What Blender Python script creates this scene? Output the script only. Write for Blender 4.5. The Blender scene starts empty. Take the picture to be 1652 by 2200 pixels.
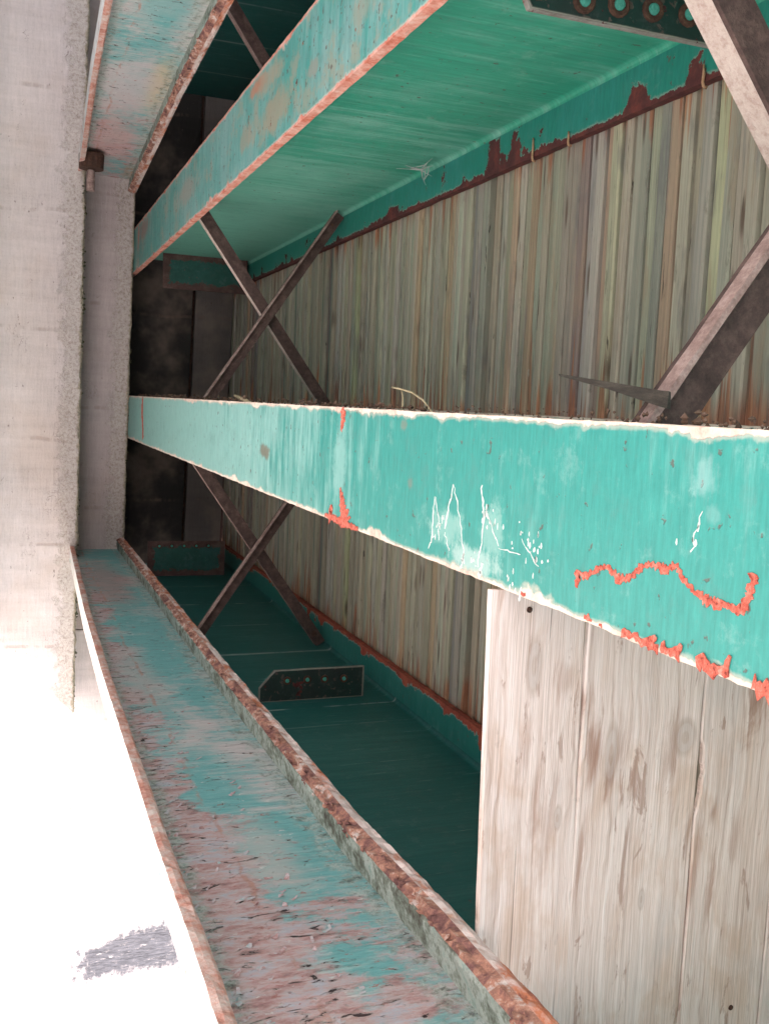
import bpy, math, random
from mathutils import Vector, Matrix, noise as mnoise

random.seed(7)
scene = bpy.context.scene
col = scene.collection

# ------------------------------------------------------------------ camera
cam_d = bpy.data.cameras.new('camera')
cam_d.lens = 35.0
cam_d.sensor_width = 36.0
cam_d.sensor_fit = 'AUTO'
cam_d.clip_start = 0.02
cam_d.clip_end = 2000
cam = bpy.data.objects.new('camera', cam_d)
col.objects.link(cam)
# photograph taken with the camera on its side: picture-right is up in the world
_f = 2139.0
_a = Vector((15 - 826, 836 - 1100, _f))
_roll = 0.045
_t = _a.length_squared / -(_a.x + _roll * _a.y)
_n = Vector((_a.x + _t, _a.y + _t * _roll, _f)).normalized()
_d = _a.normalized()
_v = _d.cross(_n)
rows = (_v, _d, _n)
right = Vector([r.x for r in rows])
down = Vector([r.y for r in rows])
fwd = Vector([r.z for r in rows])
cam.matrix_world = Matrix(((right.x, -down.x, -fwd.x, 0), (right.y, -down.y, -fwd.y, 0),
                           (right.z, -down.z, -fwd.z, 0), (0, 0, 0, 1)))
scene.camera = cam

# ------------------------------------------------------------------ sky, sun, exposure
SUN = Vector((1.0, -0.6, 1.0)).normalized()
world = bpy.data.worlds.new('World')
scene.world = world
world.use_nodes = True
wt = world.node_tree
wt.nodes.clear()
wo = wt.nodes.new('ShaderNodeOutputWorld')
bg = wt.nodes.new('ShaderNodeBackground')
sky = wt.nodes.new('ShaderNodeTexSky')
sky.sky_type = 'NISHITA'
sky.sun_disc = False
sky.sun_elevation = math.asin(SUN.z)
sky.sun_rotation = math.atan2(SUN.x, SUN.y)
sky.air_density = 1.0
sky.dust_density = 2.0
bg.inputs['Strength'].default_value = 0.15
wt.links.new(sky.outputs[0], bg.inputs[0])
wt.links.new(bg.outputs[0], wo.inputs[0])
sl = bpy.data.lights.new('sun', 'SUN')
sl.energy = 5.0
sl.angle = math.radians(0.5)
sl.color = (1.0, 0.94, 0.875)
so = bpy.data.objects.new('sun', sl)
so.rotation_euler = (-SUN).to_track_quat('-Z', 'Y').to_euler()
so.location = (8, -6, 12)
col.objects.link(so)
scene.view_settings.view_transform = 'Standard'
scene.view_settings.look = 'None'
scene.view_settings.gamma = 1
scene.view_settings.use_curve_mapping = False
scene.view_settings.exposure = 2.2
try:
    scene.cycles.use_denoising = True
    scene.cycles.max_bounces = 10
    scene.cycles.diffuse_bounces = 7
    scene.cycles.sample_clamp_indirect = 6
except Exception:
    pass


# ------------------------------------------------------------------ node helpers
class Mat:
    def __init__(self, name):
        self.m = bpy.data.materials.new(name)
        self.m.use_nodes = True
        self.t = self.m.node_tree
        self.b = self.t.nodes['Principled BSDF']
        self.b.inputs['Specular IOR Level'].default_value = 0.35
        self.geo = self.t.nodes.new('ShaderNodeNewGeometry')
        self.pos = self.geo.outputs['Position']
        self._sep = None

    def link(self, a, b):
        if isinstance(a, (int, float)):
            b.default_value = a
        elif isinstance(a, (tuple, list)):
            if len(a) == 3 and b.type == 'RGBA':
                a = (*a, 1)
            b.default_value = a
        else:
            self.t.links.new(a, b)

    def xyz(self):
        if not self._sep:
            self._sep = self.t.nodes.new('ShaderNodeSeparateXYZ')
            self.link(self.pos, self._sep.inputs[0])
        return self._sep.outputs

    def attr(self, name, kind='GEOMETRY', out='Fac'):
        a = self.t.nodes.new('ShaderNodeAttribute')
        a.attribute_type = kind
        a.attribute_name = name
        return a.outputs[out]

    def vec(self, scale, off=(0, 0, 0), src=None):
        v = self.t.nodes.new('ShaderNodeVectorMath')
        v.operation = 'MULTIPLY_ADD'
        self.link(src or self.pos, v.inputs[0])
        v.inputs[1].default_value = scale
        if isinstance(off, tuple):
            v.inputs[2].default_value = off
        else:
            self.link(off, v.inputs[2])
        return v.outputs[0]

    def noise(self, scale, detail=4, rough=0.6, dist=0.0, off=(0, 0, 0), src=None):
        if isinstance(scale, (int, float)):
            scale = (scale,) * 3
        n = self.t.nodes.new('ShaderNodeTexNoise')
        n.inputs['Scale'].default_value = 1
        n.inputs['Detail'].default_value = detail
        n.inputs['Roughness'].default_value = rough
        n.inputs['Distortion'].default_value = dist
        self.link(self.vec(scale, off, src), n.inputs['Vector'])
        return n.outputs['Fac']

    def voro(self, scale, feature='F1', off=(0, 0, 0)):
        if isinstance(scale, (int, float)):
            scale = (scale,) * 3
        n = self.t.nodes.new('ShaderNodeTexVoronoi')
        n.feature = feature
        n.inputs['Scale'].default_value = 1
        self.link(self.vec(scale, off), n.inputs['Vector'])
        return n.outputs['Distance']

    def math(self, op, a, b=0.0, c=0.0, clamp=False):
        n = self.t.nodes.new('ShaderNodeMath')
        n.operation = op
        n.use_clamp = clamp
        for i, q in enumerate((a, b, c)):
            self.link(q, n.inputs[i])
        return n.outputs[0]

    def add(self, *a):
        r = a[0]
        for q in a[1:]:
            r = self.math('ADD', r, q)
        return r

    def mul(self, *a):
        r = a[0]
        for q in a[1:]:
            r = self.math('MULTIPLY', r, q)
        return r

    def step(self, x, lo, hi, a=0.0, b=1.0):
        n = self.t.nodes.new('ShaderNodeMapRange')
        n.interpolation_type = 'SMOOTHSTEP'
        self.link(x, n.inputs['Value'])
        if isinstance(lo, (int, float)) and isinstance(hi, (int, float)) and lo > hi:
            lo, hi, a, b = hi, lo, b, a
        self.link(lo, n.inputs['From Min'])
        self.link(hi, n.inputs['From Max'])
        n.inputs['To Min'].default_value = a
        n.inputs['To Max'].default_value = b
        return n.outputs['Result']

    def mix(self, f, a, b, mode='MIX'):
        n = self.t.nodes.new('ShaderNodeMix')
        n.data_type = 'RGBA'
        n.blend_type = mode
        n.clamp_factor = True
        self.link(f, n.inputs[0])
        self.link(a, n.inputs[6])
        self.link(b, n.inputs[7])
        return n.outputs[2]

    def ramp(self, f, stops):
        n = self.t.nodes.new('ShaderNodeValToRGB')
        e = n.color_ramp.elements
        while len(e) < len(stops):
            e.new(0.5)
        for el, (p, c) in zip(e, stops):
            el.position = p
            el.color = (*c, 1)
        self.link(f, n.inputs[0])
        return n.outputs[0]

    def done(self, color, rough=0.7, height=None, bump=0.5, dist=0.01):
        self.link(color, self.b.inputs['Base Color'])
        self.link(rough, self.b.inputs['Roughness'])
        if height is not None:
            bn = self.t.nodes.new('ShaderNodeBump')
            bn.inputs['Strength'].default_value = bump
            bn.inputs['Distance'].default_value = dist
            self.link(height, bn.inputs['Height'])
            self.link(bn.outputs[0], self.b.inputs['Normal'])
        return self.m


RUST = [(0.25, (0.05, 0.018, 0.016)), (0.45, (0.15, 0.045, 0.032)), (0.6, (0.36, 0.10, 0.055)), (0.75, (0.45, 0.25, 0.19))]
PINK = [(0.25, (0.15, 0.05, 0.045)), (0.42, (0.50, 0.14, 0.09)), (0.58, (0.62, 0.36, 0.30)), (0.75, (0.72, 0.62, 0.56))]
CREAM = [(0.22, (0.22, 0.07, 0.05)), (0.36, (0.58, 0.33, 0.28)), (0.5, (0.70, 0.57, 0.48)), (0.75, (0.78, 0.70, 0.62))]
MAROON = [(0.3, (0.035, 0.014, 0.016)), (0.5, (0.09, 0.026, 0.026)), (0.65, (0.17, 0.04, 0.032)), (0.8, (0.30, 0.10, 0.06))]
BRIGHT = [(0.3, (0.10, 0.025, 0.02)), (0.5, (0.32, 0.07, 0.045)), (0.7, (0.5, 0.13, 0.07))]


def paint(name, base, fade, streak, rust=RUST, rust_w=0.006, rust_amp=0.05, fade_bias=0.0, yfade=None,
          chips=0.0, chip_ramp=RUST, seed=0.0, spec=0.66, olive=0.0, light_streak=0.0, rust_pow=2.2, rim_a=0.5, bumps=(), mottle=0.25, bands=(), spots=()):
    """weathered teal steel paint: streaks, specks, ragged rust creeping in from the edges"""
    m = Mat(name)
    o = (seed, seed * 1.7, seed * 0.6)
    s = m.noise(streak, 6, 0.65, off=o)
    s4 = m.noise(tuple(q * 4 for q in streak), 4, 0.7, off=o)
    bl = m.noise(2.6, 5, 0.6, 0.4, off=o)
    f = m.add(m.mul(s, 0.6), m.mul(bl, 0.6), fade_bias - 0.1)
    if yfade:
        f = m.add(f, m.step(m.xyz()[1], yfade[0], yfade[1], 0.0, yfade[2]))
    f = m.step(f, 0.40, 0.66)
    c = m.mix(f, base, fade)
    c = m.mix(1.0, c, m.ramp(s4, [(0.3, (0.80, 0.82, 0.82)), (0.7, (1.14, 1.13, 1.12))]), 'MULTIPLY')
    if light_streak:
        ls = m.mul(m.step(m.noise(tuple(q * 2.2 for q in streak), 5, 0.75, off=(seed + 9, 3, 1)), 0.60, 0.74), light_streak)
        c = m.mix(ls, c, (0.45, 0.55, 0.52))
    mo = m.noise((16, 16, 16), 7, 0.75, off=(seed + 6, 1, 8))
    c = m.mix(m.mul(m.step(mo, 0.52, 0.68), mottle), c, tuple(q * 0.55 + 0.07 for q in base))
    c = m.mix(m.mul(m.step(mo, 0.46, 0.32), mottle), c, tuple(q * 0.7 + 0.12 for q in fade))
    for (yb, wd, am) in bands:
        dd = m.math('ABSOLUTE', m.add(m.xyz()[1], -yb, m.mul(m.noise((3, 3, 3), 3, 0.5), 0.02)))
        bm = m.mul(m.step(dd, wd, wd * 0.3), m.step(m.noise((20, 2, 5), 4, 0.7, off=(yb, 0, 0)), 0.40, 0.55), am)
        c = m.mix(bm, c, (0.30, 0.36, 0.34))
    if olive:
        ol = m.mul(m.step(m.noise((7, 7, 7), 6, 0.75, off=(seed + 4, 2, 5)), 0.51, 0.60), olive * 0.85)
        c = m.mix(ol, c, (0.27, 0.27, 0.205))
    sp = m.step(m.noise(55, 3, 0.55, off=o), spec, spec + 0.05)
    c = m.mix(m.mul(sp, 0.75), c, (0.10, 0.07, 0.06))
    for (sx, sy, rx, ry, sc, am) in spots:
        dx = m.mul(m.add(m.xyz()[0], -sx), 1 / rx)
        dy = m.mul(m.add(m.xyz()[1], -sy), 1 / ry)
        d = m.math('SQRT', m.add(m.mul(dx, dx), m.mul(dy, dy)))
        d = m.add(d, m.mul(m.add(mo, -0.5), 3.0), m.mul(m.add(s4, -0.5), 1.0))
        c = m.mix(m.mul(m.step(d, 1.15, 0.5), am), c, sc)
    # rust from the exposed edges
    ed = m.attr('ed')
    n1 = m.noise(9, 5, 0.62, off=(seed + 2, 0, 0))
    n2 = m.noise(60, 4, 0.7, off=o)
    w = m.math('POWER', m.step(n1, 0.40, 0.78), rust_pow)
    w = m.add(m.mul(w, rust_amp), rust_w, m.mul(m.add(n2, -0.5), rust_w * 2.4))
    for (yb, ry, am) in bumps:
        bb = m.step(m.math('ABSOLUTE', m.add(m.xyz()[1], -yb, m.mul(m.add(mo, -0.5), 0.12))), ry, ry * 0.4)
        w = m.add(w, m.mul(bb, m.mul(n1, 1.7 * am)))
    mask = m.step(m.math('SUBTRACT', w, ed), -0.0012, 0.0012)
    rim = m.step(m.math('SUBTRACT', w, ed), -0.0055, -0.001)
    rc = m.ramp(m.add(m.mul(m.noise(15, 7, 0.78, off=(seed, 7, 3)), 0.85), m.mul(n2, 0.15)), rust)
    c = m.mix(m.mul(m.math('SUBTRACT', rim, mask), rim_a), c, (0.52, 0.47, 0.40))
    c = m.mix(mask, c, rc)
    allmask = mask
    if chips:
        cn = m.add(m.mul(m.noise((14, 14, 14), 6, 0.72, off=(seed + 1, 5, 2)), 0.75), m.mul(n2, 0.25))
        cm = m.step(cn, 0.70 - chips, 0.715 - chips)
        cc = m.ramp(m.noise(30, 4, 0.7, off=(seed + 3, 1, 1)), chip_ramp)
        c = m.mix(cm, c, cc)
        allmask = m.math('MAXIMUM', mask, cm)
    h = m.add(m.mul(allmask, -0.6), m.mul(n2, 0.28), m.mul(s4, 0.15), m.mul(sp, -0.3))
    return m.done(c, m.step(allmask, 0, 1, 0.48, 0.92), h, 0.55, 0.003)


TEAL = (0.032, 0.262, 0.232)
TEAL_F = (0.16, 0.42, 0.38)
GREEN_W = (0.035, 0.30, 0.205)
M_mid = paint('paint_mid_flange', TEAL, (0.22, 0.45, 0.42), (6, 42, 6), CREAM, 0.003, 0.018, -0.16, (0.9, 3.8, 0.42), seed=1.3, spec=0.665, rust_pow=1.3, mottle=0.3,
              spots=[(0.125, 2.42, 0.018, 0.05, (0.16, 0.15, 0.11), .9), (0.05, 0.752, 0.022, 0.020, (0.32, 0.46, 0.46), .32), (0.085, 0.735, 0.01, 0.012, (0.32, 0.46, 0.46), .2), (0.10, 1.82, 0.09, 0.05, (0.24, 0.46, 0.43), .6), (0.03, 1.50, 0.01, 0.02, (0.2, 0.2, 0.16), .6), (0.12, 1.46, 0.012, 0.015, (0.15, 0.2, 0.17), .7), (0.205, 1.22, 0.02, 0.07, (0.45, 0.58, 0.55), .6), (0.17, 1.32, 0.03, 0.05, (0.34, 0.53, 0.49), .45), (0.16, 1.17, 0.03, 0.04, (0.34, 0.53, 0.49), .45)])
M_upf = paint('paint_upper_flange', (0.045, 0.27, 0.24), (0.18, 0.35, 0.335), (4, 30, 4), PINK, 0.005, 0.03, 0.03, chips=0.08, chip_ramp=RUST, olive=0.8, mottle=0.5, seed=5.1, spec=0.62,
              spots=[(-0.69, 2.42, 0.05, 0.17, (0.27, 0.25, 0.18), .85), (-0.80, 2.62, 0.022, 0.12, (0.42, 0.15, 0.08), .9), (-0.79, 2.5, 0.03, 0.2, (0.30, 0.27, 0.2), .7), (-0.70, 2.75, 0.03, 0.1, (0.27, 0.25, 0.19), .7), (-0.73, 3.7, 0.05, 0.25, (0.28, 0.26, 0.22), .7), (-0.78, 4.9, 0.05, 0.2, (0.25, 0.12, 0.10), .7), (-0.70, 2.1, 0.02, 0.05, (0.25, 0.24, 0.2), .7), (-0.71, 1.8, 0.03, 0.06, (0.28, 0.28, 0.22), .6), (-0.76, 5.1, 0.07, 0.04, (0.45, 0.14, 0.10), .8)])
M_upw = paint('paint_upper_web', GREEN_W, (0.15, 0.40, 0.32), (5, 26, 1.6), MAROON, 0.0, 0.0, -0.03, (2.4, 4.6, 0.26), chips=0.03, chip_ramp=MAROON, seed=3.1, spec=0.67, light_streak=0.35, mottle=0.3)
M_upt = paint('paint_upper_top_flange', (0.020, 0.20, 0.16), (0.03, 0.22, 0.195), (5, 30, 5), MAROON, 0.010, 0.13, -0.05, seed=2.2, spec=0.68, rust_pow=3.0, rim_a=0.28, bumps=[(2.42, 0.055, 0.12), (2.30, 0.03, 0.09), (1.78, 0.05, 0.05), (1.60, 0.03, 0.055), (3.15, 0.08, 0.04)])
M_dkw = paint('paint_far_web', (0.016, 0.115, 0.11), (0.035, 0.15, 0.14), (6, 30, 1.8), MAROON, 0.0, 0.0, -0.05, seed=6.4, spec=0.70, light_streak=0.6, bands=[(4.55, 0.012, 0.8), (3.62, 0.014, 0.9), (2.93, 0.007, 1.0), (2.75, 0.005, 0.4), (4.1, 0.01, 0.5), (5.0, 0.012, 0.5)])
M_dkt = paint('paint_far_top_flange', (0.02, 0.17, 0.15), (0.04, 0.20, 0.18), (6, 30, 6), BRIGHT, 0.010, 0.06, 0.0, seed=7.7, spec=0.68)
M_plate = paint('paint_stiffener', (0.010, 0.034, 0.029), (0.022, 0.03, 0.028), (9, 30, 9), [(0.3, (0.10, 0.07, 0.06)), (0.6, (0.25, 0.25, 0.23))], 0.0015, 0.002, 0.0, chips=0.11, chip_ramp=MAROON, seed=8.8, spec=0.6)
M_plate_far = paint('paint_far_stiffener', (0.012, 0.075, 0.062), (0.02, 0.09, 0.08), (9, 30, 9), [(0.25, (0.035, 0.02, 0.02)), (0.5, (0.09, 0.05, 0.045)), (0.7, (0.14, 0.11, 0.095))], 0.030, 0.02, 0.0, seed=9.8, spec=0.66, rim_a=0.0)


def channel_web(name, seed, pink_y, pink_low, teal_bias, spots=()):
    m = Mat(name)
    o = (seed, seed * 2, seed)
    X, Y, Z = m.xyz()
    st = m.noise((6, 46, 4.5), 7, 0.72, off=o)
    st2 = m.noise((8, 130, 12), 6, 0.75, off=o)
    st3 = m.noise((60, 300, 60), 4, 0.7, off=o)
    bl = m.noise((4, 3.2, 4), 6, 0.62, 0.3, off=o)
    f = m.step(m.add(m.mul(st, 0.42), m.mul(bl, 0.85), teal_bias - 0.10), 0.42, 0.62)
    c = m.mix(f, (0.50, 0.465, 0.455), (0.155, 0.385, 0.385))
    c = m.mix(1.0, c, m.ramp(st2, [(0.3, (0.74, 0.76, 0.77)), (0.7, (1.22, 1.19, 1.19))]), 'MULTIPLY')
    pale = m.step(m.noise((10, 60, 9), 6, 0.75, off=(seed + 6, 2, 2)), 0.56, 0.70)
    c = m.mix(m.mul(pale, 0.4), c, (0.47, 0.49, 0.46))
    low = m.step(Z, 0.47, 0.27)
    near = m.step(Y, pink_y[0], pink_y[1])
    pk = m.add(m.mul(m.noise((7, 7, 5), 7, 0.72, off=(seed + 3, 0, 0)), 1.0), m.mul(st, 0.3), m.mul(low, pink_low), m.mul(near, 0.24))
    pm = m.step(pk, 0.83, 0.95)
    pcol = m.ramp(m.add(m.mul(m.noise((20, 30, 14), 6, 0.75, off=(seed, 4, 4)), 0.8), m.mul(st2, 0.2)), [(0.33, (0.17, 0.07, 0.07)), (0.43, (0.42, 0.19, 0.18)), (0.51, (0.52, 0.34, 0.33)), (0.60, (0.44, 0.40, 0.46)), (0.70, (0.56, 0.48, 0.46))])
    c = m.mix(m.mul(pm, 0.85), c, pcol)
    for (cy, cz, ry, rz, sc, am) in spots:
        dy = m.mul(m.add(Y, -cy), 1 / ry)
        dz = m.mul(m.add(Z, -cz), 1 / rz)
        d = m.math('SQRT', m.add(m.mul(dy, dy), m.mul(dz, dz)))
        d = m.add(d, m.mul(m.add(bl, -0.5), 1.3), m.mul(m.add(st, -0.5), 0.8))
        c = m.mix(m.mul(m.step(d, 1.15, 0.25), am), c, sc)
    # thin wavering rust line along the web
    ln = m.math('ABSOLUTE', m.add(Z, -0.395, m.mul(m.noise((1, 5, 1), 4, 0.7, off=o), 0.05)))
    lm = m.mul(m.step(ln, 0.007, 0.002), m.step(m.noise((30, 9, 30), 6, 0.75, off=(3, seed, 1)), 0.44, 0.62))
    c = m.mix(m.mul(lm, 0.6), c, (0.42, 0.19, 0.13))
    # small chips of rust and pale paint
    chv = m.noise((34, 60, 30), 4, 0.7, off=(seed + 2, 8, 1))
    c = m.mix(m.mul(m.step(chv, 0.64, 0.67), 0.75), c, (0.33, 0.12, 0.10))
    c = m.mix(m.mul(m.step(chv, 0.345, 0.32), 0.7), c, (0.60, 0.60, 0.58))
    # flaking cracks: short dark dashes with pale lips
    ck = m.noise((40, 62, 24), 4, 0.62, 1.1, off=o)
    cv = m.add(ck, m.mul(pm, 0.035))
    cm = m.step(cv, 0.665, 0.69)
    lip = m.step(cv, 0.625, 0.66)
    c = m.mix(m.mul(m.math('SUBTRACT', lip, cm), 0.45), c, (0.55, 0.47, 0.44))
    c = m.mix(m.mul(cm, 0.93), c, (0.022, 0.012, 0.014))
    ed = m.attr('ed')
    n2 = m.noise(55, 4, 0.7, off=o)
    w = m.add(m.mul(m.noise(16, 6, 0.72, off=o), 0.085), -0.020, m.mul(n2, 0.03))
    em = m.mul(m.step(m.math('SUBTRACT', w, ed), -0.012, 0.008), m.step(m.noise((26, 34, 26), 6, 0.78, off=(seed, 3, 9)), 0.38, 0.58))
    ec = m.ramp(m.noise((40, 40, 40), 6, 0.8, off=(seed, 9, 2)), [(0.34, (0.05, 0.045, 0.04)), (0.45, (0.22, 0.26, 0.22)), (0.56, (0.42, 0.47, 0.44)), (0.66, (0.20, 0.30, 0.26)), (0.75, (0.38, 0.18, 0.12))])
    c = m.mix(m.mul(em, 0.85), c, ec)
    h = m.add(m.mul(cm, -1.2), m.mul(lip, 0.5), m.mul(st2, 0.4), m.mul(st3, 0.4), m.mul(n2, 0.3), m.mul(pm, -0.2))
    return m.done(c, 0.8, h, 0.9, 0.004)


M_chl = channel_web('paint_channel_web', 2.6, (2.2, 1.0), 0.36, 0.04,
                    [(1.00, 0.37, 0.10, 0.09, (0.56, 0.37, 0.27), 0.8), (0.93, 0.42, 0.06, 0.05, (0.50, 0.34, 0.26), 0.7), (2.9, 0.36, 0.5, 0.08, (0.42, 0.38, 0.37), 0.7), (1.62, 0.43, 0.22, 0.07, (0.47, 0.43, 0.41), 0.6), (4.5, 0.42, 0.8, 0.12, (0.33, 0.20, 0.19), 0.7)])
M_chu = channel_web('paint_channel_web_upper', 11.3, (3.6, 4.6), 0.05, -0.02,
                    [(3.9, 0.52, 0.35, 0.06, (0.55, 0.44, 0.27), 0.75), (4.0, 0.43, 0.5, 0.10, (0.47, 0.45, 0.46), 0.8), (4.6, 0.42, 0.5, 0.14, (0.50, 0.32, 0.31), 0.75), (3.2, 0.45, 0.25, 0.10, (0.12, 0.38, 0.38), 0.7), (5.05, 0.55, 0.2, 0.05, (0.40, 0.20, 0.11), 0.8)])


def rust_mat(name, stops, scale=24, teal=0.0, white=0.0, seed=0.0, stretch=(1, 1, 1)):
    m = Mat(name)
    sc = tuple(scale * q for q in stretch)
    n = m.noise(sc, 6, 0.72, off=(seed, seed, seed))
    n2 = m.noise(tuple(q * 4 for q in sc), 4, 0.75, off=(seed, 3, 1))
    c = m.ramp(m.add(m.mul(n, 0.7), m.mul(n2, 0.3)), stops)
    if teal:
        c = m.mix(m.step(m.noise(8, 5, 0.7, off=(seed + 5, 0, 0)), 0.62 - teal, 0.66 - teal), c, (0.16, 0.42, 0.39))
    if white:
        c = m.mix(m.step(m.noise(11, 5, 0.75, off=(seed + 2, 4, 0)), 0.66 - white, 0.70 - white), c, (0.70, 0.67, 0.63))
    return m.done(c, 0.9, m.add(m.mul(n2, 0.7), n), 0.8, 0.004)


M_lip = rust_mat('rust_lip', [(0.36, (0.14, 0.05, 0.045)), (0.44, (0.48, 0.17, 0.09)), (0.50, (0.50, 0.34, 0.30)), (0.56, (0.62, 0.54, 0.51)), (0.63, (0.54, 0.38, 0.33)), (0.70, (0.55, 0.25, 0.13))], 9, seed=1.0, stretch=(1.6, 0.6, 1.6))
M_flake = rust_mat('rust_flake', [(0.36, (0.07, 0.03, 0.03)), (0.45, (0.20, 0.095, 0.085)), (0.53, (0.40, 0.20, 0.14)), (0.60, (0.56, 0.48, 0.45))], 16, seed=8.2)
M_flakep = rust_mat('paint_flake', [(0.34, (0.16, 0.07, 0.07)), (0.44, (0.40, 0.24, 0.23)), (0.52, (0.50, 0.44, 0.46)), (0.62, (0.24, 0.40, 0.40))], 30, seed=12.2)
M_lip_in = rust_mat('flange_inside', [(0.36, (0.07, 0.05, 0.04)), (0.46, (0.19, 0.22, 0.18)), (0.54, (0.40, 0.44, 0.40)), (0.62, (0.24, 0.33, 0.29)), (0.7, (0.30, 0.15, 0.10))], 17, seed=6.2)
M_lip_low = rust_mat('rust_lip_low', [(0.3, (0.22, 0.07, 0.06)), (0.45, (0.48, 0.22, 0.17)), (0.58, (0.55, 0.42, 0.38)), (0.72, (0.66, 0.62, 0.58))], 18, seed=3.0)
M_under = rust_mat('flange_underside', [(0.34, (0.40, 0.16, 0.14)), (0.42, (0.62, 0.50, 0.47)), (0.5, (0.74, 0.75, 0.73)), (0.7, (0.80, 0.80, 0.78))], 16, teal=-0.02, white=0.14, seed=4.0)  # white stands for bounced ground light, painted in among the rust specks
M_brace = rust_mat('rust_brace', [(0.3, (0.03, 0.019, 0.017)), (0.5, (0.075, 0.046, 0.041)), (0.7, (0.15, 0.095, 0.082))], 30, seed=7.0)  # shaded flat legs darker, lit outstanding legs paler: light painted into the rust
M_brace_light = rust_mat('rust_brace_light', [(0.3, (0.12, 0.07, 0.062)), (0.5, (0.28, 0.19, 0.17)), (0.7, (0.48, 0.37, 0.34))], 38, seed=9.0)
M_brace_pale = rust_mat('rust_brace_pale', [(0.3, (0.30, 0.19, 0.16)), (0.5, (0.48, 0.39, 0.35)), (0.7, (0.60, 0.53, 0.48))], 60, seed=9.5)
M_primer = rust_mat('red_primer', [(0.38, (0.20, 0.04, 0.03)), (0.46, (0.55, 0.11, 0.075)), (0.54, (0.62, 0.17, 0.12)), (0.64, (0.68, 0.34, 0.28))], 110, seed=5.0)
M_bolt = rust_mat('rust_bolt', [(0.3, (0.025, 0.014, 0.012)), (0.5, (0.07, 0.035, 0.025)), (0.7, (0.16, 0.08, 0.05))], 60, seed=2.0)
M_white = rust_mat('white_drip', [(0.3, (0.55, 0.62, 0.60)), (0.5, (0.74, 0.78, 0.76)), (0.7, (0.82, 0.82, 0.80))], 120, seed=6.0)
M_nail = rust_mat('nail_metal', [(0.3, (0.30, 0.13, 0.07)), (0.5, (0.50, 0.28, 0.17)), (0.7, (0.55, 0.40, 0.28))], 80, seed=6.5)
M_dirt = rust_mat('dirt', [(0.3, (0.03, 0.02, 0.015)), (0.5, (0.11, 0.065, 0.045)), (0.7, (0.24, 0.16, 0.12))], 60, seed=6.7)
M_straw = rust_mat('straw', [(0.3, (0.35, 0.27, 0.15)), (0.6, (0.55, 0.46, 0.30))], 60, seed=1.7)
M_moss = rust_mat('moss', [(0.3, (0.022, 0.022, 0.014)), (0.5, (0.07, 0.066, 0.038)), (0.7, (0.17, 0.16, 0.10))], 50, seed=2.7)
M_web = rust_mat('cobweb', [(0.3, (0.26, 0.30, 0.29)), (0.6, (0.38, 0.40, 0.39))], 60, seed=1.1)
M_gravel = rust_mat('ground_gravel', [(0.3, (0.34, 0.31, 0.295)), (0.5, (0.50, 0.46, 0.435)), (0.7, (0.60, 0.56, 0.535))], 6, seed=4.4)  # kept pale so the unseen bank throws more light upwards
M_splint = rust_mat('dark_splinter', [(0.3, (0.02, 0.018, 0.016)), (0.5, (0.05, 0.044, 0.036)), (0.7, (0.11, 0.095, 0.075))], 14, seed=3.4, stretch=(6, 1, 6))
M_dkpaint = rust_mat('bolt_paint', [(0.3, (0.05, 0.25, 0.20)), (0.7, (0.08, 0.36, 0.29))], 60, seed=3.9)


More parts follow.
